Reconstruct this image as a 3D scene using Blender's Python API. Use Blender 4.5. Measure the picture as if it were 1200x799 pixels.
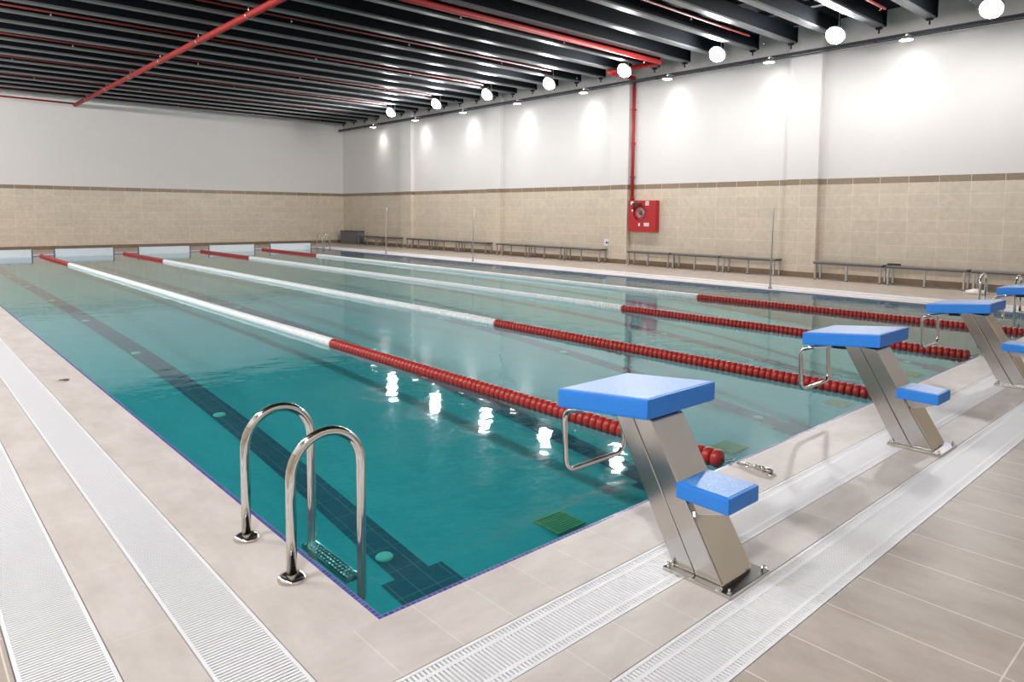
import bpy, bmesh, math, random
from mathutils import Vector, Matrix
random.seed(7)
S = bpy.context.scene
for o in list(bpy.data.objects): bpy.data.objects.remove(o)
COL = S.collection
PI = math.pi

# ------------------------------------------------------------------ camera
YAW, PITCH, ROLL = 0.736, -0.0719, 0.0085
fw = Vector((math.sin(YAW)*math.cos(PITCH), math.cos(YAW)*math.cos(PITCH), math.sin(PITCH)))
r0 = Vector((math.cos(YAW), -math.sin(YAW), 0)); u0 = r0.cross(fw)
rr = r0*math.cos(ROLL)+u0*math.sin(ROLL); uu = u0*math.cos(ROLL)-r0*math.sin(ROLL)
cd = bpy.data.cameras.new('camera'); cam = bpy.data.objects.new('camera', cd); COL.objects.link(cam)
M4 = Matrix.Identity(4)
for i in range(3):
    M4[i][0] = rr[i]; M4[i][1] = uu[i]; M4[i][2] = -fw[i]
M4[0][3], M4[1][3], M4[2][3] = -1.3226, -2.1942, 1.5008
cam.matrix_world = M4
cd.sensor_fit = 'HORIZONTAL'; cd.sensor_width = 36; cd.lens = 819.57/1200*36
cd.shift_x = -4.62/1200; cd.shift_y = -90.5/1200
cd.clip_start = .05; cd.clip_end = 200
S.camera = cam

# ------------------------------------------------------------------ world, exposure, lamp levels
w = bpy.data.worlds.new('world'); S.world = w; w.use_nodes = True
w.node_tree.nodes['Background'].inputs[0].default_value = (.8, .85, 1, 1)
w.node_tree.nodes['Background'].inputs[1].default_value = 0.02
S.view_settings.view_transform = 'Standard'; S.view_settings.look = 'None'
S.view_settings.gamma = 1; S.view_settings.use_curve_mapping = False
S.view_settings.exposure = 0.34
FLOOD = 300.0        # emission strength of the right floods and the added left row
WASH = 42.0          # watts of each wall washer

# ------------------------------------------------------------------ materials
def new_mat(name):
    m = bpy.data.materials.new(name); m.use_nodes = True
    nt = m.node_tree; b = nt.nodes['Principled BSDF']
    return m, nt, b
def N(nt, t, **k):
    n = nt.nodes.new(t)
    for a, v in k.items(): setattr(n, a, v)
    return n
def simple(name, col, rough=.5, metal=0., var=.06, bump=0., scale=8., coat=0.):
    m, nt, b = new_mat(name)
    geo = N(nt, 'ShaderNodeTexCoord')
    no = N(nt, 'ShaderNodeTexNoise'); no.inputs['Scale'].default_value = scale; no.inputs['Detail'].default_value = 5
    nt.links.new(geo.outputs['Object'], no.inputs['Vector'])
    mx = N(nt, 'ShaderNodeMix', data_type='RGBA')
    mx.inputs[6].default_value = tuple(c*(1-var) for c in col)+(1,)
    mx.inputs[7].default_value = tuple(min(1, c*(1+var)) for c in col)+(1,)
    nt.links.new(no.outputs['Fac'], mx.inputs[0]); nt.links.new(mx.outputs[2], b.inputs['Base Color'])
    b.inputs['Roughness'].default_value = rough; b.inputs['Metallic'].default_value = metal
    b.inputs['Coat Weight'].default_value = coat
    if bump:
        bp = N(nt, 'ShaderNodeBump'); bp.inputs['Strength'].default_value = bump; bp.inputs['Distance'].default_value = .01
        nt.links.new(no.outputs['Fac'], bp.inputs['Height']); nt.links.new(bp.outputs[0], b.inputs['Normal'])
    return m
def pos_vec(nt, a, b_, oa=0, ob=0):
    g = N(nt, 'ShaderNodeNewGeometry'); s = N(nt, 'ShaderNodeSeparateXYZ'); nt.links.new(g.outputs['Position'], s.inputs[0])
    c = N(nt, 'ShaderNodeCombineXYZ')
    for i, (ax, off) in enumerate(((a, oa), (b_, ob))):
        ad = N(nt, 'ShaderNodeMath', operation='ADD'); ad.inputs[1].default_value = off+50*0
        nt.links.new(s.outputs[ax], ad.inputs[0]); nt.links.new(ad.outputs[0], c.inputs[i])
    return g, s, c
def brick(nt, vec, bw, rh, mortar, c1, c2, cm, offset=0.):
    t = N(nt, 'ShaderNodeTexBrick'); t.offset = offset; t.offset_frequency = 2; t.squash = 1
    t.inputs['Scale'].default_value = 1; t.inputs['Brick Width'].default_value = bw; t.inputs['Row Height'].default_value = rh
    t.inputs['Mortar Size'].default_value = mortar; t.inputs['Mortar Smooth'].default_value = .1
    t.inputs['Color1'].default_value = c1+(1,); t.inputs['Color2'].default_value = c2+(1,); t.inputs['Mortar'].default_value = cm+(1,)
    nt.links.new(vec.outputs[0], t.inputs['Vector'])
    return t
def mottled(nt, colsock, g, s1, s2, amount, stretch=(1, 1, 1), dark=(.6, .55, .5)):
    mp = N(nt, 'ShaderNodeMapping'); mp.inputs['Scale'].default_value = stretch
    nt.links.new(g.outputs['Position'], mp.inputs[0])
    no = N(nt, 'ShaderNodeTexNoise'); no.inputs['Scale'].default_value = s1; no.inputs['Detail'].default_value = 8; no.inputs['Roughness'].default_value = .65
    nt.links.new(mp.outputs[0], no.inputs['Vector'])
    rp = N(nt, 'ShaderNodeMapRange'); rp.inputs[1].default_value = .35; rp.inputs[2].default_value = .7; rp.inputs[3].default_value = 0; rp.inputs[4].default_value = amount
    nt.links.new(no.outputs['Fac'], rp.inputs[0])
    mx = N(nt, 'ShaderNodeMix', data_type='RGBA', blend_type='MULTIPLY')
    mx.inputs[7].default_value = dark+(1,)
    nt.links.new(rp.outputs[0], mx.inputs[0]); nt.links.new(colsock, mx.inputs[6])
    return mx.outputs[2]
def wall_mat(name, axis):
    m, nt, b = new_mat(name)
    g, s, v = pos_vec(nt, axis, 2, 0.1, 0.0)
    t = brick(nt, v, .6, .285, .004, (.64, .56, .455), (.59, .515, .415), (.76, .70, .61))
    tile = mottled(nt, t.outputs['Color'], g, 9, 3, .42, dark=(.66, .60, .52))
    vb = brick(nt, v, .6, 10, .006, (.25, .185, .12), (.30, .225, .155), (.6, .56, .5))
    border = mottled(nt, vb.outputs['Color'], g, 18, 3, .5)
    pl = N(nt, 'ShaderNodeRGB'); pl.outputs[0].default_value = (.66, .64, .632, 1)
    plaster = mottled(nt, pl.outputs[0], g, 1.2, 3, .10, dark=(.8, .78, .76))
    def gt(z):
        q = N(nt, 'ShaderNodeMath', operation='GREATER_THAN'); q.inputs[1].default_value = z
        nt.links.new(s.outputs[2], q.inputs[0]); return q.outputs[0]
    m1 = N(nt, 'ShaderNodeMix', data_type='RGBA'); nt.links.new(gt(2.25), m1.inputs[0]); nt.links.new(tile, m1.inputs[6]); nt.links.new(border, m1.inputs[7])
    m2 = N(nt, 'ShaderNodeMix', data_type='RGBA'); nt.links.new(gt(2.39), m2.inputs[0]); nt.links.new(m1.outputs[2], m2.inputs[6]); nt.links.new(plaster, m2.inputs[7])
    nt.links.new(m2.outputs[2], b.inputs['Base Color'])
    r = N(nt, 'ShaderNodeMapRange'); r.inputs[1].default_value = 2.38; r.inputs[2].default_value = 2.39; r.inputs[3].default_value = .38; r.inputs[4].default_value = .9
    nt.links.new(s.outputs[2], r.inputs[0]); nt.links.new(r.outputs[0], b.inputs['Roughness'])
    return m
def floor_mat(name, axis_long, bw, rh, ol, oc, c1, c2, cm, mortar=.003, dark=(.72, .68, .64), amt=.5, rough=.42, offset=0.):
    m, nt, b = new_mat(name)
    g, s, v = pos_vec(nt, axis_long, 1-axis_long, ol, oc)
    t = brick(nt, v, bw, rh, mortar, c1, c2, cm, offset)
    st = (1, .45, 1) if axis_long == 1 else (.45, 1, 1)
    c = mottled(nt, t.outputs['Color'], g, 5.5, 2, amt, st, dark)
    nt.links.new(c, b.inputs['Base Color']); b.inputs['Roughness'].default_value = rough
    bp = N(nt, 'ShaderNodeBump'); bp.inputs['Strength'].default_value = .25; bp.inputs['Distance'].default_value = .003
    nt.links.new(t.outputs['Fac'], bp.inputs['Height']); bp.invert = True
    nt.links.new(bp.outputs[0], b.inputs['Normal'])
    return m
MT = {}
MT['wallx'] = wall_mat('tiled_wall_far', 0)
MT['wally'] = wall_mat('tiled_wall_side', 1)
LC1, LC2, LCM = (.655, .605, .575), (.63, .58, .55), (.74, .70, .67)
MT['deck_x'] = floor_mat('coping_tile', 0, .247, 40, -.12+.247*10, 20, LC1, LC2, LCM, .0025, (.74, .71, .69), .75)
MT['deck_y'] = floor_mat('coping_tile_long', 1, .6, 40, .13, 20, LC1, LC2, LCM, .0018, (.74, .71, .69), .75)
MT['brown'] = floor_mat('deck_tile', 1, .6, .303, 6.45, -.128, (.46, .395, .345), (.43, .37, .32), (.74, .68, .62), .003, (.68, .62, .57), .75)
MT['basin'] = floor_mat('pool_tile', 1, .27, .135, .02, .02, (.022, .29, .30), (.018, .265, .28), (.035, .31, .29), .0025, (.8, .86, .86), .5, .75)
MT['basin_wall'] = floor_mat('pool_wall_tile', 1, .27, .135, .02, .02, (.03, .22, .22), (.028, .20, .20), (.12, .30, .26), .003, (.8, .86, .86), .5, .75)
MT['navy'] = floor_mat('lane_line_tile', 1, .27, .135, .02, .0, (.004, .035, .075), (.005, .045, .085), (.06, .18, .15), .0025, (.8, .8, .8), .4, .75)
MT['edge'] = floor_mat('edge_mosaic', 0, .025, .025, 0, 0, (.05, .05, .30), (.09, .10, .38), (.25, .25, .4), .002, (.8, .8, .8), .4, .25)
MT['steel'] = simple('polished_steel', (.72, .70, .66), .10, 1., .04)
MT['brushed'] = simple('brushed_steel', (.64, .62, .59), .17, 1., .08, .04, 3)
MT['dull'] = simple('dull_steel', (.42, .41, .39), .38, 1., .1)
MT['blue'] = simple('blue_grip', (.025, .24, .80), .40, 0, .08)
MT['white'] = simple('white_plastic', (.80, .80, .83), .4, 0, .02)
MT['channel'] = simple('grate_channel', (.13, .13, .14), .8)
MT['redfloat'] = simple('red_float', (.40, .026, .02), .34, 0, .12, 0, 20)
MT['whitefloat'] = simple('white_float', (.82, .83, .84), .35, 0, .03)
MT['redpipe'] = simple('red_pipe', (.38, .012, .010), .65, 0, .12)
MT['redthin'] = simple('dark_red_pipe', (.17, .012, .011), .6, 0, .12)
MT['cabred'] = simple('cabinet_red', (.42, .012, .014), .35, 0, .1)
MT['black'] = simple('black_plastic', (.012, .012, .014), .5)
MT['ceil'] = simple('ceiling_dark', (.012, .013, .017), .9)
MT['beam'] = simple('beam_dark', (.009, .011, .015), .5)
MT['flange'] = simple('beam_flange_zinc', (.14, .15, .155), .36, .5, .12, 0, 3)
MT['greybox'] = simple('grey_cabinet', (.13, .135, .14), .5)
MT['seat'] = simple('bench_slats', (.22, .21, .20), .45, .3)
MT['seatunder'] = simple('bench_frame', (.10, .10, .10), .5, .4)
MT['leg'] = simple('bench_leg_steel', (.42, .41, .40), .35, .8)
MT['board'] = simple('turning_board_white', (.66, .69, .73), .35)
MT['darkframe'] = simple('board_frame', (.10, .12, .15), .5)
MT['brownskirt'] = simple('skirting_tile', (.20, .135, .085), .4, 0, .3, 0, 6)
MT['lampbody'] = simple('lamp_housing', (.5, .5, .52), .4, .6)
MT['towel'] = simple('white_cloth', (.75, .72, .68), .9, 0, .1, .5, 30)
MT['olive'] = simple('drain_cover', (.12, .24, .08), .7, 0, .25, 0, 20)
MT['nozzle'] = simple('inlet_disc', (.22, .48, .36), .6)
MT['tray'] = simple('cable_tray', (.04, .045, .055), .6)
MT['purlin'] = simple('cross_purlin', (.07, .075, .085), .6, .3)
def emis(name, col, st):
    m, nt, b = new_mat(name)
    b.inputs['Base Color'].default_value = (1, 1, 1, 1)
    b.inputs['Emission Color'].default_value = col+(1,); b.inputs['Emission Strength'].default_value = st
    return m
MT['globe'] = emis('lit_globe', (1, .985, .97), FLOOD)
MT['lens'] = emis('lit_lens', (1, .97, .92), 25)
# blue platform top: same blue, gritty
def grit():
    m, nt, b = new_mat('blue_grit')
    tc = N(nt, 'ShaderNodeTexCoord'); no = N(nt, 'ShaderNodeTexNoise'); no.inputs['Scale'].default_value = 160; no.inputs['Detail'].default_value = 2
    nt.links.new(tc.outputs['Object'], no.inputs['Vector'])
    rp = N(nt, 'ShaderNodeValToRGB'); rp.color_ramp.elements[0].position = .42; rp.color_ramp.elements[1].position = .62
    rp.color_ramp.elements[0].color = (.05, .25, .72, 1); rp.color_ramp.elements[1].color = (.17, .43, .86, 1)
    nt.links.new(no.outputs['Fac'], rp.inputs[0]); nt.links.new(rp.outputs[0], b.inputs['Base Color'])
    bp = N(nt, 'ShaderNodeBump'); bp.inputs['Strength'].default_value = .35; bp.inputs['Distance'].default_value = .003
    nt.links.new(no.outputs['Fac'], bp.inputs['Height']); nt.links.new(bp.outputs[0], b.inputs['Normal'])
    b.inputs['Roughness'].default_value = .3; b.inputs['Specular IOR Level'].default_value = .7
    return m
MT['grit'] = grit()
for q in ('beam', 'ceil', 'purlin'): MT[q].node_tree.nodes['Principled BSDF'].inputs['Specular IOR Level'].default_value = .15
def water():
    m, nt, b = new_mat('pool_water'); nt.nodes.remove(b)
    out = nt.nodes['Material Output']
    tr = N(nt, 'ShaderNodeBsdfTransparent'); tr.inputs[0].default_value = (.50, .92, .96, 1)
    gl = N(nt, 'ShaderNodeBsdfGlossy'); gl.inputs['Roughness'].default_value = .035; gl.inputs[0].default_value = (1, 1, 1, 1)
    fr = N(nt, 'ShaderNodeFresnel'); fr.inputs[0].default_value = 1.33
    g = N(nt, 'ShaderNodeNewGeometry')
    ior = N(nt, 'ShaderNodeMapRange'); ior.inputs[3].default_value = 1.33; ior.inputs[4].default_value = 1/1.33   # same reflectance from both sides
    nt.links.new(g.outputs['Backfacing'], ior.inputs[0]); nt.links.new(ior.outputs[0], fr.inputs[0])
    n1 = N(nt, 'ShaderNodeTexNoise'); n1.inputs['Scale'].default_value = 2.2; n1.inputs['Detail'].default_value = 3
    n2 = N(nt, 'ShaderNodeTexNoise'); n2.inputs['Scale'].default_value = 14; n2.inputs['Detail'].default_value = 2
    for n in (n1, n2): nt.links.new(g.outputs['Position'], n.inputs['Vector'])
    b1 = N(nt, 'ShaderNodeBump'); b1.inputs['Strength'].default_value = .5; b1.inputs['Distance'].default_value = .008
    b2 = N(nt, 'ShaderNodeBump'); b2.inputs['Strength'].default_value = .5; b2.inputs['Distance'].default_value = .0012
    nt.links.new(n1.outputs['Fac'], b1.inputs['Height']); nt.links.new(n2.outputs['Fac'], b2.inputs['Height'])
    nt.links.new(b1.outputs[0], b2.inputs['Normal'])
    nt.links.new(b2.outputs[0], gl.inputs['Normal']); nt.links.new(b2.outputs[0], fr.inputs['Normal'])
    df = N(nt, 'ShaderNodeBsdfDiffuse'); df.inputs[0].default_value = (.20, .74, .72, 1)
    m0 = N(nt, 'ShaderNodeMixShader'); m0.inputs[0].default_value = .035       # milky diffuse share imitating light scattered in the water
    nt.links.new(tr.outputs[0], m0.inputs[1]); nt.links.new(df.outputs[0], m0.inputs[2]); tr = m0
    mx = N(nt, 'ShaderNodeMixShader')
    nt.links.new(fr.outputs[0], mx.inputs[0]); nt.links.new(tr.outputs[0], mx.inputs[1]); nt.links.new(gl.outputs[0], mx.inputs[2])
    nt.links.new(mx.outputs[0], out.inputs['Surface'])
    return m
MT['water'] = water()

# ------------------------------------------------------------------ mesh helpers
def box(bm, x0, x1, y0, y1, z0, z1, bev=0, mi=0):
    vs = [bm.verts.new((x, y, z)) for z in (z0, z1) for y in (y0, y1) for x in (x0, x1)]
    fs = [bm.faces.new([vs[i] for i in q]) for q in ((0, 2, 3, 1), (4, 5, 7, 6), (0, 1, 5, 4), (2, 6, 7, 3), (0, 4, 6, 2), (1, 3, 7, 5))]
    for f in fs: f.material_index = mi
    if bev:
        es = list({e for f in fs for e in f.edges})
        r = bmesh.ops.bevel(bm, geom=es, offset=bev, segments=2, affect='EDGES', profile=.7)
        for f in r['faces']: f.material_index = mi
    return vs
def prism(bm, poly, d0, d1, axis=0, bev=0, mi=0):
    """poly: list of 2-D points in the other two axes; extruded from d0 to d1 along axis"""
    def P(d, a, b):
        return {0: (d, a, b), 1: (a, d, b), 2: (a, b, d)}[axis]
    A = [bm.verts.new(P(d0, *q)) for q in poly]; B = [bm.verts.new(P(d1, *q)) for q in poly]
    fs = [bm.faces.new(A[::-1]), bm.faces.new(B)]
    n = len(poly)
    for i in range(n): fs.append(bm.faces.new((A[i], A[(i+1) % n], B[(i+1) % n], B[i])))
    for f in fs: f.material_index = mi
    bmesh.ops.recalc_face_normals(bm, faces=fs)
    if bev:
        es = list({e for f in fs for e in f.edges})
        bmesh.ops.bevel(bm, geom=es, offset=bev, segments=2, affect='EDGES', profile=.7)
def tube(bm, pts, r, n=10, closed=False, mi=0, caps=True):
    pts = [Vector(p) for p in pts]; m = len(pts); rings = []
    rs = r if isinstance(r, (list, tuple)) else [r]*m
    t0 = (pts[1]-pts[0]).normalized()
    up = Vector((0, 0, 1)) if abs(t0.z) < .9 else Vector((1, 0, 0))
    nrm = t0.cross(up).normalized()
    for i in range(m):
        if closed: t = (pts[(i+1) % m]-pts[i-1]).normalized()
        elif i == 0: t = (pts[1]-pts[0]).normalized()
        elif i == m-1: t = (pts[-1]-pts[-2]).normalized()
        else: t = ((pts[i+1]-pts[i]).normalized()+(pts[i]-pts[i-1]).normalized()).normalized()
        nrm = (nrm-t*nrm.dot(t)).normalized(); bi = t.cross(nrm)
        rings.append([bm.verts.new(pts[i]+(nrm*math.cos(2*PI*k/n)+bi*math.sin(2*PI*k/n))*rs[i]) for k in range(n)])
    fs = []
    for i in range(m if closed else m-1):
        A, B = rings[i], rings[(i+1) % m]
        for k in range(n):
            f = bm.faces.new((A[k], A[(k+1) % n], B[(k+1) % n], B[k])); f.smooth = True; fs.append(f)
    if caps and not closed:
        fs.append(bm.faces.new(rings[0][::-1])); fs.append(bm.faces.new(rings[-1]))
    for f in fs: f.material_index = mi
def round_path(pts, rad, seg=6):
    """polyline with filleted corners"""
    pts = [Vector(p) for p in pts]; out = [pts[0]]
    for i in range(1, len(pts)-1):
        a, b, c = pts[i-1], pts[i], pts[i+1]
        d1 = (a-b).normalized(); d2 = (c-b).normalized()
        ang = d1.angle(d2); t = min(rad/math.tan(ang/2), (a-b).length*.49, (c-b).length*.49)
        p0 = b+d1*t; p1 = b+d2*t
        for k in range(seg+1):
            u = k/seg; out.append((p0*(1-u)+b*u)*(1-u)+(b*(1-u)+p1*u)*u)
    out.append(pts[-1]); return out
def lathe(bm, prof, n=20, axis=2, org=(0, 0, 0), mi=0, smooth=True):
    """prof: (radius, height) list"""
    rings = []; org = Vector(org)
    def V(r, h, a):
        c, s = r*math.cos(a), r*math.sin(a)
        return org+Vector({2: (c, s, h), 1: (s, h, c), 0: (h, c, s)}[axis])
    for r, h in prof:
        rings.append([bm.verts.new(V(r, h, 0))] if r < 1e-6 else [bm.verts.new(V(r, h, 2*PI*k/n)) for k in range(n)])
    for A, B in zip(rings, rings[1:]):
        for k in range(n):
            if len(A) == 1 and len(B) == 1: continue
            if len(A) == 1: f = bm.faces.new((A[0], B[(k+1) % n], B[k]))
            elif len(B) == 1: f = bm.faces.new((A[k], A[(k+1) % n], B[0]))
            else: f = bm.faces.new((A[k], A[(k+1) % n], B[(k+1) % n], B[k]))
            f.smooth = smooth; f.material_index = mi
def obj(name, fill, mats, parent=None, loc=(0, 0, 0), rot=(0, 0, 0)):
    bm = bmesh.new(); fill(bm)
    me = bpy.data.meshes.new(name); bmesh.ops.recalc_face_normals(bm, faces=bm.faces); bm.to_mesh(me); bm.free()
    for m in (mats if isinstance(mats, (list, tuple)) else [mats]): me.materials.append(MT[m])
    o = bpy.data.objects.new(name, me); COL.objects.link(o)
    o.location = loc; o.rotation_euler = rot
    if parent: o.parent = parent
    return o
def tag(o, label=None, cat=None, group=None, kind=None):
    if label: o['label'] = label
    if cat: o['category'] = cat
    if group: o['group'] = group
    if kind: o['kind'] = kind
    return o
def struct(name, fill, mats): return tag(obj(name, fill, mats), kind='structure')
def empty(name, loc=(0, 0, 0), rz=0):
    o = bpy.data.objects.new(name, None); COL.objects.link(o); o.location = loc; o.rotation_euler = (0, 0, rz)
    o.empty_display_size = .1
    return o
def kids(o): return [c for c in bpy.data.objects if c.parent == o]
def copy_tree(o, parent=None):
    c = o.copy(); COL.objects.link(c)
    if parent: c.parent = parent
    for ch in kids(o): copy_tree(ch, c)
    return c

# ------------------------------------------------------------------ dimensions
PX, PY = 11.95, 25.0           # pool
WX, WY = 15.5, 29.04           # right wall plane, far wall plane
LX, NY = -3.6, -4.2            # left and near walls (outside the frame)
CZ = 6.1                       # ceiling
BZ = 5.6                       # underside of the beams
ROPES = [2.45, 4.86, 7.42, 9.74]
BLOCKS = [1.225, 3.68, 6.17, 8.54]
G = [.35, .60, .81, 1.07]      # grate, tile and grate offsets from the pool edge
ZL = -.02                      # water level

# ------------------------------------------------------------------ setting
def ring(bm, a, b, z0, z1, mi_x, mi_y):
    # frame around the pool between offsets a and b
    box(bm, -b, PX+b, -b, -a, z0, z1, mi=mi_x); box(bm, -b, PX+b, PY+a, PY+b, z0, z1, mi=mi_x)
    box(bm, -b, -a, -a, PY+a, z0, z1, mi=mi_y); box(bm, PX+a, PX+b, -a, PY+a, z0, z1, mi=mi_y)
def f_floor(bm):
    ring(bm, .022, G[0], -.2, 0, 0, 1); ring(bm, G[1], G[2], -.2, 0, 0, 1)
    ring(bm, G[0], G[1], -.2, -.05, 3, 3); ring(bm, G[2], G[3], -.2, -.05, 3, 3)
    b = G[3]
    box(bm, LX, WX, NY, -b, -.2, 0, mi=2); box(bm, LX, WX, PY+b, WY, -.2, 0, mi=2)
    box(bm, LX, -b, -b, PY+b, -.2, 0, mi=2); box(bm, PX+b, WX, -b, PY+b, -.2, 0, mi=2)
struct('floor', f_floor, ['deck_x', 'deck_y', 'brown', 'channel'])
def f_edge(bm): ring(bm, 0, .022, -.2, -.002, 0, 0)
struct('trim_1', f_edge, 'edge')
PROF = [(y, -.25-.68/(1+(y/4.2)**2)) for y in [i*.5 for i in range(20)]+[10, 12, 15, 20, PY]]
def fz(y):
    for (a, za), (b, zb) in zip(PROF, PROF[1:]):
        if y <= b: return za+(zb-za)*(y-a)/(b-a)
    return PROF[-1][1]
def f_basin(bm):
    for (a, za), (b, zb) in zip(PROF, PROF[1:]):
        f = bm.faces.new([bm.verts.new(v) for v in ((0, a, za), (PX, a, za), (PX, b, zb), (0, b, zb))])
        for x in (0, PX):
            f = bm.faces.new([bm.verts.new(v) for v in ((x, a, za), (x, b, zb), (x, b, -.19), (x, a, -.19))]); f.material_index = 1
    for y in (0, PY):
        f = bm.faces.new([bm.verts.new(v) for v in ((0, y, fz(y)), (PX, y, fz(y)), (PX, y, -.19), (0, y, -.19))]); f.material_index = 1
basin = struct('pool_basin', f_basin, ['basin', 'basin_wall'])
def strip(bm, x0, x1, y0, y1, lift=.004):
    ys = [y0]+[q[0] for q in PROF if y0 < q[0] < y1]+[y1]
    for a, b in zip(ys, ys[1:]):
        bm.faces.new([bm.verts.new(v) for v in ((x0, a, fz(a)+lift), (x1, a, fz(a)+lift), (x1, b, fz(b)+lift), (x0, b, fz(b)+lift))])
for i in range(5):
    cx = [1.15, 3.65, 6.1, 8.55, 10.8][i]
    def f(bm, cx=cx):
        strip(bm, cx-.13, cx+.13, 1.52, 23.6); strip(bm, cx-.235, cx+.235, 1.1, 1.52); strip(bm, cx-.26, cx+.26, 23.6, 24.0)
    struct('lane_line', f, 'navy')
    for k in range(8):
        y = 1.78+3.1*k
        def f(bm): lathe(bm, [(0, .012), (.05, .012), (.062, .0), (.062, -.01)], 20)
        o = obj('inlet_disc', f, 'nozzle', None, (cx-.05, y, fz(y)+.006))
        tag(o, 'pale green disc underwater in the %s lane line from left, %s from start' % (['first', 'second', 'third', 'fourth', 'fifth'][i], ['first', 'second', 'third', 'fourth', 'fifth', 'sixth', 'seventh', 'eighth'][k]), 'pool inlet', 'inlet discs in the lane lines')
for di, (cx, cy) in enumerate(((2.42, 1.42), (4.95, 1.5), (7.5, 1.5), (10., 1.5))):
    def f(bm):
        box(bm, -.15, .15, -.14, .14, 0, .012, .003)
        for k in range(9): box(bm, -.13, .13, -.12+.028*k, -.106+.028*k, .012, .018)
    o = obj('drain_cover', f, 'olive', None, (cx, cy, fz(cy)+.004))
    tag(o, 'olive green square drain cover underwater near the start wall, %s from left' % ['first', 'second', 'third', 'fourth'][di], 'drain cover', 'square drain covers')
def f_water(bm):
    bm.faces.new([bm.verts.new(v) for v in ((-.0, -.0, ZL), (PX, 0, ZL), (PX, PY, ZL), (0, PY, ZL))])
o = obj('pool_water', f_water, 'water'); tag(o, 'calm teal water filling the swimming pool', 'water', kind='stuff')

# walls
PIL = [(5.46, 6.24), (11.24, 11.95), (17.08, 17.9), (22.88, 23.7)]
def f_wr(bm):
    box(bm, WX, WX+.25, NY, WY+.25, -.2, CZ+.2)
    for a, b in PIL+[(-.3, .45)]: box(bm, WX-.155, WX, a, b, 0, CZ)
struct('wall_right', f_wr, 'wally')
struct('wall_far', lambda bm: box(bm, LX-.25, WX, WY, WY+.25, -.2, CZ+.2), 'wallx')
struct('wall_left', lambda bm: box(bm, LX-.25, LX, NY, WY, -.2, CZ+.2), 'wally')
struct('wall_near', lambda bm: box(bm, LX-.25, WX, NY-.25, NY, -.2, CZ+.2), 'wallx')
def f_sk(bm):
    ys = NY
    for a, b in [(-.3, .45)]+PIL:
        box(bm, WX-.02, WX, ys, a, 0, .13); box(bm, WX-.17, WX-.155, a-.0, b, 0, .13); ys = b
    box(bm, WX-.02, WX, ys, WY, 0, .13)
struct('baseboard_right', f_sk, 'brownskirt')
struct('baseboard_far', lambda bm: box(bm, LX, WX-.02, WY-.02, WY, 0, .13), 'brownskirt')
def f_ceil(bm):
    box(bm, LX, WX, NY, WY, CZ, CZ+.2)
struct('ceiling', f_ceil, 'ceil')
for k in range(14):
    x = -2.6+1.25*k
    struct('ceiling_purlin', lambda bm: box(bm, x, x+.16, NY+.01, WY-.01, CZ-.12, CZ-.002), 'purlin')
# beams: dark web with a zinc flange under it, hanger bolt at the end
def f_beam(bm):
    L0, L1 = LX+.02, 15.02
    box(bm, L0, L1, -.055, .055, BZ+.012, CZ-.125, mi=0)
    box(bm, L0, L1, -.09, .09, BZ, BZ+.012, mi=1)
    box(bm, L0, L1, -.09, -.08, BZ+.012, BZ+.04, mi=1); box(bm, L0, L1, .08, .09, BZ+.012, BZ+.04, mi=1)
    box(bm, L1-.02, L1, -.125, .125, BZ+.013, CZ-.126, mi=0)
beam0 = struct('ceiling_beam', f_beam, ['beam', 'flange'])
def f_bolt(bm):
    box(bm, 14.9, 14.98, -.06, .06, BZ-.04, BZ); tube(bm, [(14.94, 0, BZ-.13), (14.94, 0, BZ-.02)], .018, 8)
bolt0 = struct('hanger_bolt', f_bolt, 'beam')
ks = list(range(-7, 26))
beam0.location.y = bolt0.location.y = 3.06+.995*ks[0]
for k in ks[1:]:
    for o in (beam0, bolt0): c = copy_tree(o); c.location.y = 3.06+.995*k

# ------------------------------------------------------------------ overflow grates
def grate(name, along, a0, a1, c0, c1, label, pitch=.0165, bars=True):
    root = empty(name, ((a0 if along == 0 else c0), (c0 if along == 0 else a0), 0))
    L = a1-a0; Wd = c1-c0
    def B(bm, l0, l1, w0, w1, z0, z1):
        if along == 0: box(bm, l0, l1, w0, w1, z0, z1)
        else: box(bm, w0, w1, l0, l1, z0, z1)
    def quadbox(bm, l0, l1, w0, w1, z0, z1):
        # open-bottomed slat: top and two long sides
        def P(l, w_, z): return (l, w_, z) if along == 0 else (w_, l, z)
        v = [bm.verts.new(P(*q)) for q in ((l0, w0, z1), (l1, w0, z1), (l1, w1, z1), (l0, w1, z1), (l0, w0, z0), (l1, w0, z0), (l1, w1, z0), (l0, w1, z0))]
        bm.faces.new((v[0], v[1], v[2], v[3])); bm.faces.new((v[0], v[3], v[7], v[4])); bm.faces.new((v[1], v[2], v[6], v[5]))
    def f(bm):
        l = .01
        while l < L-.01:
            quadbox(bm, l, l+pitch*.62, .012, Wd-.012, -.022, -.0015); l += pitch
    obj('slats', f, 'white', root)
    def g(bm):
        B(bm, 0, L, 0, .013, -.03, 0); B(bm, 0, L, Wd-.013, Wd, -.03, 0)
        if bars:
            for w_ in (Wd*.2, Wd*.8): B(bm, 0, L, w_-.008, w_+.008, -.022, -.001)
        else: B(bm, 0, L, Wd*.5-.006, Wd*.5+.006, -.022, -.012)
    obj('frame', g, 'white', root)
    tag(root, label, 'grating', 'white slatted overflow grates')
e = .004
grate('overflow_grate', 1, -.35, PY+.35, -G[1]+e, -G[0]-e, 'white slatted drain grate along the left deck, the one closer to the water', bars=False)
grate('overflow_grate', 1, -.81, PY+.6, -G[3]+e, -G[2]-e, 'white slatted drain grate at the lower left, farther from the water', bars=False)
grate('overflow_grate', 0, -G[1], PX+.35, -G[1]+e, -G[0]-e, 'white slatted drain grate passing under the pool side of the starting blocks')
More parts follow.
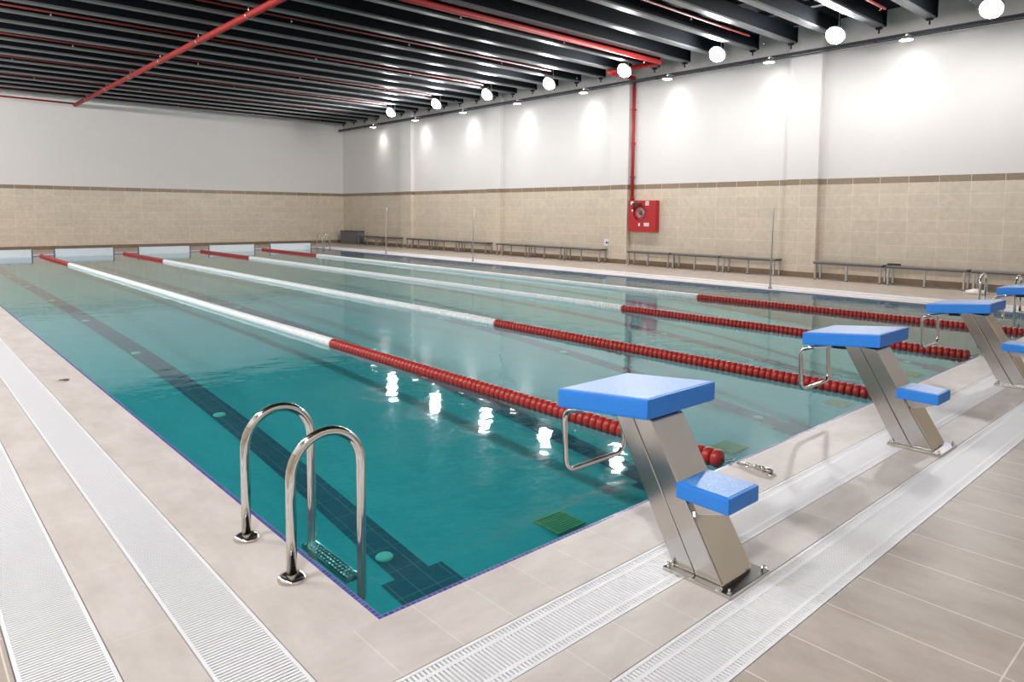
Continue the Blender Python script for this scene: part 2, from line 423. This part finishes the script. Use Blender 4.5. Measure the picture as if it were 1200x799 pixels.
grate('overflow_grate', 0, -G[3], PX+.8, -G[3]+e, -G[2]-e, 'white slatted drain grate running behind the starting blocks on the outer side')
grate('overflow_grate', 1, -.35, PY+.35, PX+G[0]+e, PX+G[1]-e, 'white grate on the bench side of the pool, the strip nearest the water', .033)
grate('overflow_grate', 1, -.81, PY+.6, PX+G[2]+e, PX+G[3]-e, 'white grate on the bench side of the pool, the strip nearest the benches', .033)
grate('overflow_grate', 0, -G[1], PX+G[0], PY+G[0]+e, PY+G[1]-e, 'white grate strip behind the far end turning boards', .033)

# ------------------------------------------------------------------ lane ropes
def f_float(bm, y=0., mi=0, n=14):
    prof = [(0, -.0305), (.025, -.0305), (.043, -.027), (.055, -.018), (.058, -.006), (.058, .006), (.055, .018), (.043, .027), (.025, .0305), (0, .0305)]
    lathe(bm, prof, n, 1, (0, y, 0), mi)
def f_float_low(bm, y, mi): lathe(bm, [(.012, -.0305), (.048, -.022), (.058, 0), (.048, .022), (.012, .0305)], 9, 1, (0, y, 0), mi)
mr = obj('float', f_float, 'redfloat'); mw = obj('float', f_float, 'whitefloat')
red_me, white_me = mr.data, mw.data
bpy.data.objects.remove(mr); bpy.data.objects.remove(mw)
PITCH_F = .062
NAMES = ['first lane rope, passing the chrome ladder side, nearest the camera', 'second lane rope from the left, red then white floats',
         'third lane rope from the left, red then white floats', 'fourth lane rope, closest to the benches, red then white floats']
RSW = [5.12, 5.05, 4.88, 5.05]
for i, x in enumerate(ROPES):
    root = empty('lane_rope', (x, 0, ZL+.018))
    tag(root, NAMES[i], 'lane rope', 'floating lane ropes')
    n = int((PY-.16)/PITCH_F)
    far = []
    for k in range(n):
        y = .10+PITCH_F*k
        red = y < RSW[i] or y > 20.2
        if k < 100:
            o = bpy.data.objects.new('float', red_me if red else white_me); COL.objects.link(o); o.parent = root; o.location = (0, y, 0)
        else: far.append((y, 0 if red else 1))
    def f(bm):
        for y, mi in far: f_float_low(bm, y, mi)
    o = obj('float_run', f, ['redfloat', 'whitefloat'], root); o['kind'] = 'stuff'
    def f(bm):
        tube(bm, [(0, .01, .0), (0, PY-.02, 0)], .005, 6)
        tube(bm, round_path([(0, .10, 0), (0, .03, .0), (0, -.02, .03)], .02), .006, 6)
    obj('cable', f, 'steel', root)

# rope anchors on the start deck: small chrome turnbuckles
def make_anchor():
    root = empty('rope_anchor')
    def f(bm):
        lathe(bm, [(0, .0), (.028, .0), (.028, .006), (.014, .010), (.012, .03), (0, .032)], 14, 2, (0, -.24, .0005))
    obj('deck_plate', f, 'steel', root)
    def f(bm):
        tube(bm, [(0, -.245, .022), (0, -.20, .022)], .014, 8)
        tube(bm, [(0, -.20, .022), (0, -.07, .018)], .007, 8)
        for y in (-.19, -.165, -.14): lathe(bm, [(0, -.008), (.016, -.008), (.018, 0), (.016, .008), (0, .008)], 8, 1, (0, y, .021))
    obj('turnbuckle', f, 'steel', root)
    def f(bm):
        a = [(0+.014*math.cos(t), -.05+.026*math.sin(t), .012) for t in [2*PI*q/14 for q in range(14)]]
        tube(bm, a, .0045, 6, closed=True)
        a = [(.0, -.095+.022*math.sin(t), .018+.012*math.cos(t)) for t in [2*PI*q/14 for q in range(14)]]
        tube(bm, a, .0045, 6, closed=True)
        box(bm, -.02, .0, -.235, -.19, .002, .014, .003)
    obj('chain_link', f, 'steel', root)
    return root
an = make_anchor()
AL = ['chrome rope fitting on the deck beside the nearest starting block', 'chrome rope fitting on the deck hidden behind the second starting block',
      'chrome rope fitting on the deck by the third starting block', 'chrome rope fitting on the deck by the fourth starting block']
for i, x in enumerate(ROPES):
    a = an if i == 0 else copy_tree(an)
    a.location = (x-.01, -.02, 0); tag(a, AL[i], 'rope anchor', 'lane rope deck anchors')
def f(bm):
    lathe(bm, [(0, 0), (.05, 0), (.05, .004), (.035, .007), (0, .006)], 18); box(bm, -.035, .035, -.006, .006, .006, .012, .001)
o = obj('deck_socket', f, 'dull', None, (-.2, 4.97, .0005)); tag(o, 'small round metal socket on the left deck beside the pool', 'deck socket')

# ------------------------------------------------------------------ starting blocks
def make_block():
    root = empty('starting_block')
    # local: x across, y towards pool is +, origin at deck under the pedestal base centre (y = -0.65)
    y0 = .65
    def P(y, z): return (y+y0, z)
    bp = obj('base_plate', lambda bm: box(bm, -.155, .155, -.165, .155, .0008, .016, .004), 'brushed', root)
    for sx in (-1, 1):
        for sy in (-.148, .138):
            def f(bm): lathe(bm, [(.011, 0), (.011, .008), (.006, .0085), (.006, .02), (0, .021)], 6, 2, (sx*.138, sy, .016), smooth=False)
            obj('bolt', f, 'steel', bp)
    # slanted pedestal, pool side channel and rear channel
    def f(bm): prism(bm, [P(-.52, .016), P(-.628, .016), P(-.26, .655), P(-.15, .665)], -.115, .115, 0, .006)
    obj('front_column', f, 'brushed', root)
    def f(bm): prism(bm, [P(-.632, .016), P(-.755, .016), P(-.392, .612), P(-.278, .622)], -.115, .115, 0, .006)
    rc = obj('rear_column', f, 'brushed', root)
    # platform: sloping slab
    ya, za, yb, zb, t = -.455, .735, .065, .683, .088
    def f(bm):
        prism(bm, [P(ya, za), P(yb, zb), P(yb, zb-t), P(ya, za-t)], -.255, .255, 0, .012)
    pl = obj('platform', f, 'blue', root, (.025, 0, 0))
    def f(bm):
        sl = (zb-za)/(yb-ya)
        def q(y): return za+sl*(y-ya)+.0015
        v = [bm.verts.new(p_) for p_ in ((-.24, ya+.015+y0, q(ya+.015)), (.24, ya+.015+y0, q(ya+.015)), (.24, yb-.015+y0, q(yb-.015)), (-.24, yb-.015+y0, q(yb-.015)))]
        u = [bm.verts.new((a.co.x, a.co.y, a.co.z-.004)) for a in v]
        bm.faces.new(v); bm.faces.new(u[::-1])
        for k in range(4): bm.faces.new((v[k], u[k], u[(k+1) % 4], v[(k+1) % 4]))
    obj('grip_surface', f, 'grit', pl)
    def f(bm):
        prism(bm, [P(-.388, .640), P(-.01, .60), P(-.03, .575), P(-.16, .58), P(-.37, .595)], -.10, .10, 0, .004)
    obj('bracket', f, 'black', root)
    # step
    def f(bm): box(bm, -.118, .118, -.775+y0, -.525+y0, .312, .382, .012)
    st = obj('step', f, 'blue', root)
    def f(bm): box(bm, -.105, .105, -.762+y0, -.538+y0, .382, .3835)
    obj('grip_surface', f, 'grit', st)
    def f(bm):
        prism(bm, [P(-.53, .312), P(-.74, .312), P(-.74, .302), P(-.60, .255)], -.095, .095, 0, .003)
    obj('step_bracket', f, 'brushed', st)
    # rear cover plate with a rounded top, lying on the rear column
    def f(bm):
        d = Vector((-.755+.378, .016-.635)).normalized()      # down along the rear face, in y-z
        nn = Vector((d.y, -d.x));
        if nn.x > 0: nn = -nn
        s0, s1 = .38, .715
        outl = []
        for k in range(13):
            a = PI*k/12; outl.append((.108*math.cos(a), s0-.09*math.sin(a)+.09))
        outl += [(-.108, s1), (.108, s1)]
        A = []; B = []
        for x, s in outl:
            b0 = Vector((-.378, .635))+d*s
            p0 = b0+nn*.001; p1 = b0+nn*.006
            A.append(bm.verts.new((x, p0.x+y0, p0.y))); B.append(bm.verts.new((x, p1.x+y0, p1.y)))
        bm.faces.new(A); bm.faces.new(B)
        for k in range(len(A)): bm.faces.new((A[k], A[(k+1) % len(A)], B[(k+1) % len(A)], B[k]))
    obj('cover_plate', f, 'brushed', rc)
    # backstroke grip
    def f(bm):
        hx0, hx1 = -.12, .325
        p = [(hx0, -.10+y0, .60), (hx0, .125+y0, .545), (hx0, .11+y0, .245), (hx1, .11+y0, .245), (hx1, .125+y0, .545), (hx1, -.10+y0, .60)]
        tube(bm, round_path(p, .065, 7), .014, 12)
    obj('grip_handle', f, 'steel', root)
    return root
blk = make_block()
BL = ['blue topped steel starting block nearest the camera', 'second starting block from the camera, blue platform on slanted steel pedestal',
      'third starting block from the camera, in front of the far ladder on the right', 'starting block partly cut off by the right edge of the photo']
for i, x in enumerate(BLOCKS):
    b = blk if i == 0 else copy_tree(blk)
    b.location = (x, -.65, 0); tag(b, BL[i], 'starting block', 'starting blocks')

# ------------------------------------------------------------------ pool ladders
def make_ladder():
    # local origin: midway between the two deck feet; water towards +x
    root = empty('pool_ladder')
    for s in (-1, 1):
        y = s*.24
        def f(bm):
            p = [(0, y, .004), (0, y, .42)]
            for k in range(1, 16):
                a = PI*k/16; p.append((.16-.16*math.cos(a), y, .42+.165*math.sin(a)))
            p += [(.32, y, .42), (.32, y, -.19), (.31, y, -.22), (.28, y, -.245)]
            tube(bm, p, .021, 16)
        h = obj('handrail', f, 'steel', root)
        def f(bm): lathe(bm, [(.0215, .026), (.03, .025), (.046, .020), (.056, .013), (.060, .006), (.059, .0008), (0, .0008)], 32, 2, (0, y, 0))
        obj('flange', f, 'steel', h)
    for z in (-.10,):
        def f(bm):
            box(bm, .255, .325, -.218, .218, z-.022, z, .004)
            for a in range(16):
                for b in range(3):
                    lathe(bm, [(.007, 0), (.006, .004), (0, .006)], 6, 2, (.27+.02*b, -.205+.0273*a, z-.001))
        obj('tread', f, 'steel', root)
    return root
l1 = make_ladder(); l1.location = (-.14, .70, 0); tag(l1, 'chrome pool ladder in the left foreground with two arched handrails', 'pool ladder', 'pool ladders')
l2 = copy_tree(l1); l2.location = (PX+.14, .86, 0); l2.rotation_euler.z = PI; tag(l2, 'chrome ladder at the right edge, behind the starting blocks', 'pool ladder', 'pool ladders')
l3 = copy_tree(l1); l3.location = (PX+.14, 24.1, 0); l3.rotation_euler.z = PI; tag(l3, 'small distant chrome ladder at the far right corner of the pool', 'pool ladder', 'pool ladders')

# ------------------------------------------------------------------ backstroke flag posts
def make_post():
    root = empty('flag_post')
    def f(bm): tube(bm, [(0, 0, .004), (.0, 0, .5), (.008, -.004, .9), (.012, -.004, 1.25), (.03, -.012, 1.66)], [.020, .018, .016, .013, .009], 10)
    obj('pole', f, 'dull', root)
    def f(bm): lathe(bm, [(.02, .03), (.03, .028), (.045, .008), (.045, .0008), (0, .0008)], 16)
    obj('socket', f, 'steel', root)
    return root
p1 = make_post()
for i, (x, y, lb) in enumerate(((12.2, 4.92, 'slim bare metal post by the pool, nearest of three, right of the fire hose cabinet'),
                                (12.3, 14.85, 'slim bare metal post at the pool edge, middle of the three'),
                                (12.28, 19.9, 'slim bare metal post at the pool edge, farthest of the three'))):
    p = p1 if i == 0 else copy_tree(p1)
    p.location = (x, y, 0); tag(p, lb, 'post', 'posts along the bench side')

# ------------------------------------------------------------------ turning boards at the far end
def f_panel(bm):
    prism(bm, [(-.02, -.06), (-.0, .21), (.012, .21), (-.008, -.06)], -.85, .85, 0, .002)
def make_board():
    root = empty('turning_board')
    obj('panel', f_panel, 'board', root)
    def f(bm):
        for s in (-1, 1):
            prism(bm, [(-.03, -.06), (-.01, .225), (.02, .225), (.01, -.06)], s*.865-.018, s*.865+.018, 0)
        box(bm, -.865, .865, -.008, .018, .208, .225)
    obj('frame', f, 'darkframe', root)
    def f(bm):
        for s in (-.7, .7):
            box(bm, s-.03, s+.03, .0, .16, .0008, .012); prism(bm, [(.01, .0), (.14, .012), (.014, .2)], s-.006, s+.006, 0)
    obj('bracket', f, 'darkframe', root)
    return root
tb = make_board()
for i, (x, lb) in enumerate(((1.36, 'white turning board at the far end, leftmost and cut by the frame'), (3.70, 'white turning board at the far end, second from the left'),
                             (6.2, 'white turning board at the far end, middle of the five'), (8.6, 'white turning board at the far end, fourth from the left'),
                             (10.95, 'white turning board at the far end, rightmost, beside the distant ladder'))):
    b = tb if i == 0 else copy_tree(tb)
    b.location = (x, 24.99, 0); tag(b, lb, 'turning board', 'turning boards at the far end')

# ------------------------------------------------------------------ benches
def make_bench(L):
    root = empty('bench')
    def f(bm):
        for k in range(4): box(bm, -.17+.088*k, -.17+.088*k+.075, -L/2, L/2, .405, .43, .003)
    obj('seat', f, 'seat', root)
    def f(bm):
        box(bm, -.168, -.148, -L/2+.01, L/2-.01, .37, .405); box(bm, .148, .168, -L/2+.01, L/2-.01, .37, .405)
        for y in (-L/2+.05, 0, L/2-.05): box(bm, -.148, .148, y-.015, y+.015, .375, .4045)
    obj('seat_frame', f, 'seatunder', root)
    for y in (-L/2+.05, L/2-.05):
        for x in (-.14, .14):
            def f(bm):
                box(bm, x-.02, x+.02, y-.02, y+.02, .012, .3745, .003); box(bm, x-.024, x+.024, y-.024, y+.024, .0008, .012, mi=1)
            obj('leg', f, ['leg', 'black'], root)
    def f(bm):
        box(bm, -.16, -.12, -.02, .02, .012, .37, .003); box(bm, -.164, -.116, -.024, .024, .0008, .012, mi=1)
    obj('leg', f, ['leg', 'black'], root)
    return root
BSEG = [(23.42, 26.82, 2, 'in the pair by the grey cabinet'), (17.44, 22.76, 3, 'in the row below the third pilaster'),
        (11.95, 16.96, 3, 'in the row left of the red pipe'), (6.25, 10.98, 3, 'in the row under the hose cabinet'), (.5, 5.38, 3, 'in the row behind the starting blocks')]
ORD = ['nearest the camera', 'in the middle', 'farthest from the camera']
for y0, y1, n, lb in BSEG:
    seg = (y1-y0)/n
    first = make_bench(seg-.07)
    for k in range(n):
        b = first if k == 0 else copy_tree(first)
        b.location = (15.17, y0+seg*(k+.5), 0)
        o_ = ORD[k] if n == 3 else (ORD[0] if k == 0 else ORD[2])
        tag(b, 'low steel bench %s, %s' % (lb, o_), 'bench', 'benches along the right wall')
def f(bm):
    for s in (0, 1):
        prism(bm, [(-.06+s*.0, 0), (.06, 0), (.05, .03), (-.02, .045), (-.06, .03)], -.13+s*.14, -.02+s*.14, 1, .008)
o = obj('flip_flops', f, 'black', None, (15.14, 3.6, .4305)); tag(o, 'small black sandals lying on the bench nearest the starting blocks', 'sandals')
def f(bm):
    bmesh.ops.create_icosphere(bm, subdivisions=3, radius=1)
    for v in bm.verts:
        n_ = math.sin(v.co.x*5+v.co.y*3)*.12+math.sin(v.co.y*9+v.co.z*7)*.10
        v.co = Vector((v.co.x*.13*(1+n_), v.co.y*.2*(1-n_), max(0, (v.co.z+.5)*.06*(1+n_))+.001))
    for f_ in bm.faces: f_.smooth = True
o = obj('towel', f, 'towel', None, (14.5, 1.85, 0)); tag(o, 'crumpled white towel on the deck in front of the right benches', 'towel')

# grey cabinet in the far corner
cb = empty('storage_cabinet', (15.28, 27.8, 0)); tag(cb, 'low dark grey cabinet against the wall in the far right corner', 'cabinet')
obj('body', lambda bm: box(bm, -.18, .18, -.8, .8, .0008, .58, .006), 'greybox', cb)
obj('lid', lambda bm: box(bm, -.195, .195, -.815, .815, .58, .605, .005), 'black', cb)
for s in (-1, 1): obj('door', lambda bm: box(bm, -.19, -.181, s*.4-.38, s*.4+.38, .03, .56, .003), 'greybox', cb)

# ------------------------------------------------------------------ fire hose cabinet on the right wall
hc = empty('fire_hose_cabinet', (15.35, 10.67, .99)); tag(hc, 'red fire hose cabinet on the tiled wall under the red pipe', 'fire hose cabinet')
def f(bm):
    # shell: back plus four sides
    box(bm, .0, .148, -.5, .5, 0, .02); box(bm, .0, .148, -.5, .5, .90, .92); box(bm, 0, .148, -.5, -.48, .02, .90); box(bm, 0, .148, .48, .5, .02, .90)
    box(bm, .13, .148, -.48, .48, .02, .90)
obj('body', f, 'cabred', hc)
def ringplate(bm, x0, x1, hy, z0, z1, cy, cz, r, n=40):
    import math as m_
    outer = []; inner = []
    for k in range(n):
        a = 2*PI*k/n+PI/4
        c, s = math.cos(a), math.sin(a); t = 1/max(abs(c), abs(s))
        oy = c*t*hy; oz = (z0+z1)/2+s*t*(z1-z0)/2
        outer.append((oy, oz)); inner.append((cy+r*c, cz+r*s))
    for x in (x0, x1):
        O = [bm.verts.new((x, *q)) for q in outer]; I = [bm.verts.new((x, *q)) for q in inner]
        for k in range(n): bm.faces.new((O[k], O[(k+1) % n], I[(k+1) % n], I[k]))
    I0 = [bm.verts.new((x0, *q)) for q in inner]; I1 = [bm.verts.new((x1, *q)) for q in inner]
    O0 = [bm.verts.new((x0, *q)) for q in outer]; O1 = [bm.verts.new((x1, *q)) for q in outer]
    for k in range(n):
        bm.faces.new((I0[k], I0[(k+1) % n], I1[(k+1) % n], I1[k])); bm.faces.new((O0[k], O0[(k+1) % n], O1[(k+1) % n], O1[k]))
dr = obj('door', lambda bm: ringplate(bm, -.016, -.001, .5, .0, .92, .08, .56, .235), 'cabred', hc)
def f(bm):
    lathe(bm, [(0, -.002), (.05, -.0), (.06, .03), (.19, .03), (.20, .01), (.215, .01), (.215, .10), (.0, .10)], 28, 0, (.0, .08, .56))
rl = obj('hose_reel', f, 'cabred', hc)
def f(bm):
    for r_ in (.085, .115, .145): tube(bm, [(.022, .08+r_*math.cos(2*PI*k/28), .56+r_*math.sin(2*PI*k/28)) for k in range(28)], .012, 6, closed=True)
obj('hose', f, 'dull', rl)
def f(bm):
    tube(bm, round_path([(-.03, .34, .80), (-.03, .34, .83), (-.03, .02, .83)], .03), .022, 8)
    tube(bm, [(-.03, .30, .83), (-.03, .30, .66)], .02, 8)
obj('valve_pipe', f, 'black', dr)
def f(bm):
    # hose pictogram: white square with a red coil arc and a flame notch
    box(bm, -.0185, -.0165, -.245, -.125, .775, .90)
obj('sign_plate', f, 'white', dr)
def f(bm):
    tube(bm, [(-.020, -.185+.035*math.cos(a), .835+.035*math.sin(a)) for a in [PI*(.1+1.5*k/12) for k in range(13)]], .009, 6)
obj('sign_symbol', f, 'cabred', dr)
obj('sign_plate', lambda bm: prism(bm, [(.43, .80), (.33, .80), (.31, .86), (.36, .905), (.43, .89)], -.0185, -.0165, 0), 'white', dr)
obj('latch', lambda bm: lathe(bm, [(0, -.03), (.025, -.028), (.035, -.017), (.035, -.0165)], 14, 0, (0, .36, .62)), 'white', dr)
obj('handle', lambda bm: box(bm, -.032, -.0165, .065, .115, .165, .25, .006), 'white', dr)
obj('label_plate', lambda bm: box(bm, -.0185, -.0165, -.26, -.08, .165, .265), 'white', dr)
def f(bm):
    for k in range(3): box(bm, -.0200, -.0186, -.24, -.10-.03*(k == 2), .185+.027*k, .193+.027*k)
obj('label_text', f, 'black', dr)
# wall notice above the bench
nb = empty('wall_notice', (15.485, 12.1, .62)); tag(nb, 'small white notice with a dark blue mark above the bench left of the red pipe', 'notice')
obj('plate', lambda bm: box(bm, -.005, .005, -.15, .15, -.11, .11, .002), 'white', nb)
MT['marknavy'] = simple('mark_navy', (.01, .02, .10), .5)
def f(bm):
    prism(bm, [(.07, -.035), (.07, .01), (.045, .03), (.01, .01), (.005, -.02), (-.03, .025), (-.075, .03), (-.08, -.03)], -.0075, -.0055, 0)
obj('mark', f, 'marknavy', nb)

# ------------------------------------------------------------------ pipes
def f(bm): tube(bm, [(15.42, 11.12, 1.912), (15.42, 11.12, 5.466)], .045, 12); lathe(bm, [(.045, 0), (.062, .0), (.062, .05), (.045, .05)], 12, 2, (15.42, 11.12, 1.95))
rp = empty('red_riser_pipe', (15.42, 11.12, 1.9)); tag(rp, 'vertical red pipe rising from the fire hose cabinet to the ceiling', 'pipe')
def child(o, p): o.parent = p; o.matrix_parent_inverse = Matrix.Translation(-Vector(p.location)); return o
child(obj('pipe', f, 'redpipe'), rp)
def f(bm):
    for z in (2.6, 3.6, 4.6): box(bm, 15.365, 15.499, 11.07, 11.17, z, z+.03)
child(obj('clamp', f, 'redpipe'), rp)
mp = empty('red_ceiling_pipe', (4.3, 12, 5.4)); tag(mp, 'thick red sprinkler main crossing beneath the ceiling at upper left', 'pipe', 'red pipes under the ceiling')
child(obj('pipe', lambda bm: tube(bm, [(4.28, NY+.01, 5.355), (4.28, 28.95, 5.45)], .07, 14), 'redpipe'), mp)
for k in range(-1, 9):
    def f(bm): y = 3.06+2.985*k; z = 5.355+.095*(y-NY)/(28.95-NY); tube(bm, [(4.28, y, z+.07), (4.28, y, 5.60)], .012, 6); lathe(bm, [(.071, -.02), (.078, -.02), (.078, .02), (.071, .02)], 14, 1, (4.28, y, z))
    child(obj('hanger', f, 'dull'), mp)
TP = [3.5, 6.46, 9.27, 12.5, 15.6, 18.5, 21.5, 24.45, 27.4]
for i, y in enumerate(TP):
    r_ = .062 if i == 2 else .026; z = 5.532 if i == 2 else 5.65
    x1 = 14.15 if i == 2 else (13.75 if i < 2 else 13.3)
    q = empty('red_sprinkler_pipe', (0, y, z))
    where = ['nearest visible thin red pipe among the beams, upper right', 'second thin red pipe among the beams, upper right', 'thick red pipe running between beams to the lit wall and turning along it',
             'fourth red pipe among the beams from the camera', 'fifth red pipe among the beams from the camera', 'sixth red pipe among the beams from the camera',
             'seventh red pipe among the beams from the camera', 'eighth red pipe among the beams, near the far wall', 'ninth red pipe among the beams, closest to the far wall'][i]
    tag(q, where, 'pipe', 'red pipes under the ceiling')
    def f(bm):
        if i == 2:
            tube(bm, [(LX+.02, 0, 0), (14.2, 0, 0)], r_, 12)
        else: tube(bm, [(LX+.02, 0, 0), (x1, 0, 0)], r_, 8)
    obj('pipe', f, 'redpipe' if i == 2 else 'redthin', q)
    for k in range(6):
        xs = -1.5+3.0*k+(i % 2)*.9
        def f(bm):
            tube(bm, [(xs, 0, -r_-.001), (xs, 0, -r_-.045)], .012, 8); lathe(bm, [(0, -.062-r_), (.025, -.058-r_), (.025, -.053-r_), (.01, -.045-r_)], 10, 2, (xs, 0, 0))
        obj('sprinkler_head', f, 'steel', q)
def f(bm): tube(bm, round_path([(14.2, 9.34, 5.53), (14.2, 11.12, 5.53), (15.42, 11.12, 5.53)], .1), .062, 12)
q = obj('red_elbow_pipe', f, 'redpipe'); tag(q, 'thick red pipe turning along the beam ends to the top of the vertical riser', 'pipe')
def f(bm): tube(bm, [(LX+.01, 28.93, 5.58), (4.35, 28.93, 5.5), ], .03, 8)
q = obj('red_wall_pipe', f, 'redpipe'); tag(q, 'thin dark red pipe along the top of the far wall, left corner', 'pipe')
def f(bm): tube(bm, [(LX+.01, 28.97, 5.70), (15.3, 28.97, 5.70)], .035, 8)
q = obj('grey_conduit', f, 'board'); tag(q, 'pale grey conduit along the top of the far wall', 'conduit')

# cable tray along the right wall
ct = empty('cable_tray', (15.3, 12, 5.4)); tag(ct, 'long dark cable tray fixed near the top of the right wall', 'cable tray')
def f(bm):
    box(bm, 15.26, 15.34, NY+.02, WY-.02, 5.40, 5.46); box(bm, 15.22, 15.24, NY+.02, WY-.02, 5.34, 5.36)
child(obj('rail', f, 'tray'), ct)
def f(bm):
    y = NY+1
    while y < WY: box(bm, 15.24, 15.499-(.155 if any(a-.05 < y < b+.05 for a, b in PIL+[(-.3, .45)]) else 0), y, y+.03, 5.41, 5.43); y += 1.5
child(obj('bracket', f, 'tray'), ct)

# ------------------------------------------------------------------ lamps
TILT = math.radians(-38)
def make_flood(stem_top):
    # origin at the dome centre; the dome faces -x, the housing shields the wall behind it
    root = empty('globe_floodlight')
    obj('dome', lambda bm: lathe(bm, [(.185*math.sin(PI*k/20), -.185*math.cos(PI*k/20)) for k in range(11)], 24, 0), 'globe', root, rot=(0, TILT, 0))
    obj('housing', lambda bm: lathe(bm, [(.19, -.03), (.205, -.03), (.205, .02), (.12, .09), (.05, .11), (0, .11)], 24, 0), 'lampbody', root, rot=(0, TILT, 0))
    def f(bm): tube(bm, round_path([(.08, 0, .06), (.15, 0, .1), (.15, 0, stem_top)], .03), .012, 8)
    obj('stem', f, 'lampbody', root)
    return root
def scale_to(x, y, z0, z1):      # same sight line, other height
    k = (z1-1.5008)/(z0-1.5008); return -1.3226+(x+1.3226)*k, -2.1942+(y+2.1942)*k
FL = [(14.60, 1.88), (14.50, 4.80), (14.27, 7.61), (14.17, 10.47), (14.05, 13.31), (13.98, 16.19), (13.95, 19.06), (13.95, 22.14)]
FO = ['nearest the camera', 'second from the camera', 'third from the camera', 'just left of the red riser pipe', 'fifth from the camera', 'sixth from the camera', 'seventh from the camera', 'farthest from the camera']
LZ = 5.38
for i, (x, y) in enumerate(FL):
    x, y = scale_to(x, y, 5.5, LZ)
    bk = min((3.06+.995*k for k in range(-7, 26)), key=lambda b: abs(b-y))
    under = abs(bk-y) < .16
    o = make_flood((BZ if under else CZ)-LZ-.001)
    o.location = (x, y, LZ); tag(o, 'glaring white floodlight above the right side, %s' % FO[i], 'ceiling light', 'floodlights along the right side')
# unseen row added over the left deck to light deck and right wall
by = None
for k in range(10):
    o = make_flood(BZ-.001-5.35) if by is None else copy_tree(by)
    by = by or o
    o.location = (-2.25, 3.06+.995*(-5+3*k), 5.35); o.rotation_euler = (0, 0, PI+.4)
    tag(o, 'added unseen floodlight over the left deck, %s from the start end' % ['first', 'second', 'third', 'fourth', 'fifth', 'sixth', 'seventh', 'eighth', 'ninth', 'tenth'][k], 'ceiling light', 'added floodlights along the left side')
def make_wash():
    root = empty('wall_washer_light')
    obj('reflector', lambda bm: lathe(bm, [(.03, .10), (.06, .09), (.13, .02), (.14, .0), (.134, .0)], 20), 'lampbody', root)
    obj('lens', lambda bm: lathe(bm, [(0, .006), (.125, .006), (.125, .012)], 20), 'lens', root)
    def f(bm):
        box(bm, .0, .26, -.012, .012, .13, .15); tube(bm, [(0, 0, .095), (0, 0, .14)], .015, 8)
    obj('bracket', f, 'lampbody', root)
    L = bpy.data.lights.new('wall_washer_spot', 'SPOT'); L.energy = WASH; L.color = (1, .95, .88); L.spot_size = math.radians(78); L.spot_blend = 1; L.shadow_soft_size = .10
    lo = bpy.data.objects.new('lamp_light', L); COL.objects.link(lo); lo.parent = root; lo.location = (.03, 0, -.02); lo.rotation_euler = (0, math.radians(-32), 0)
    return root
ws = make_wash()
WY_ = [3.51, 6.62, 9.62, 12.75, 15.82, 18.85, 22.0, 25.3]
for i, y in enumerate(WY_):
    o = ws if i == 0 else copy_tree(ws)
    o.location = (14.98, y, 5.24)
    tag(o, 'small round wall washer lamp by the right wall, number %s from the camera' % ['one', 'two', 'three', 'four', 'five', 'six', 'seven', 'eight'][i], 'wall lamp', 'wall washers along the right wall')
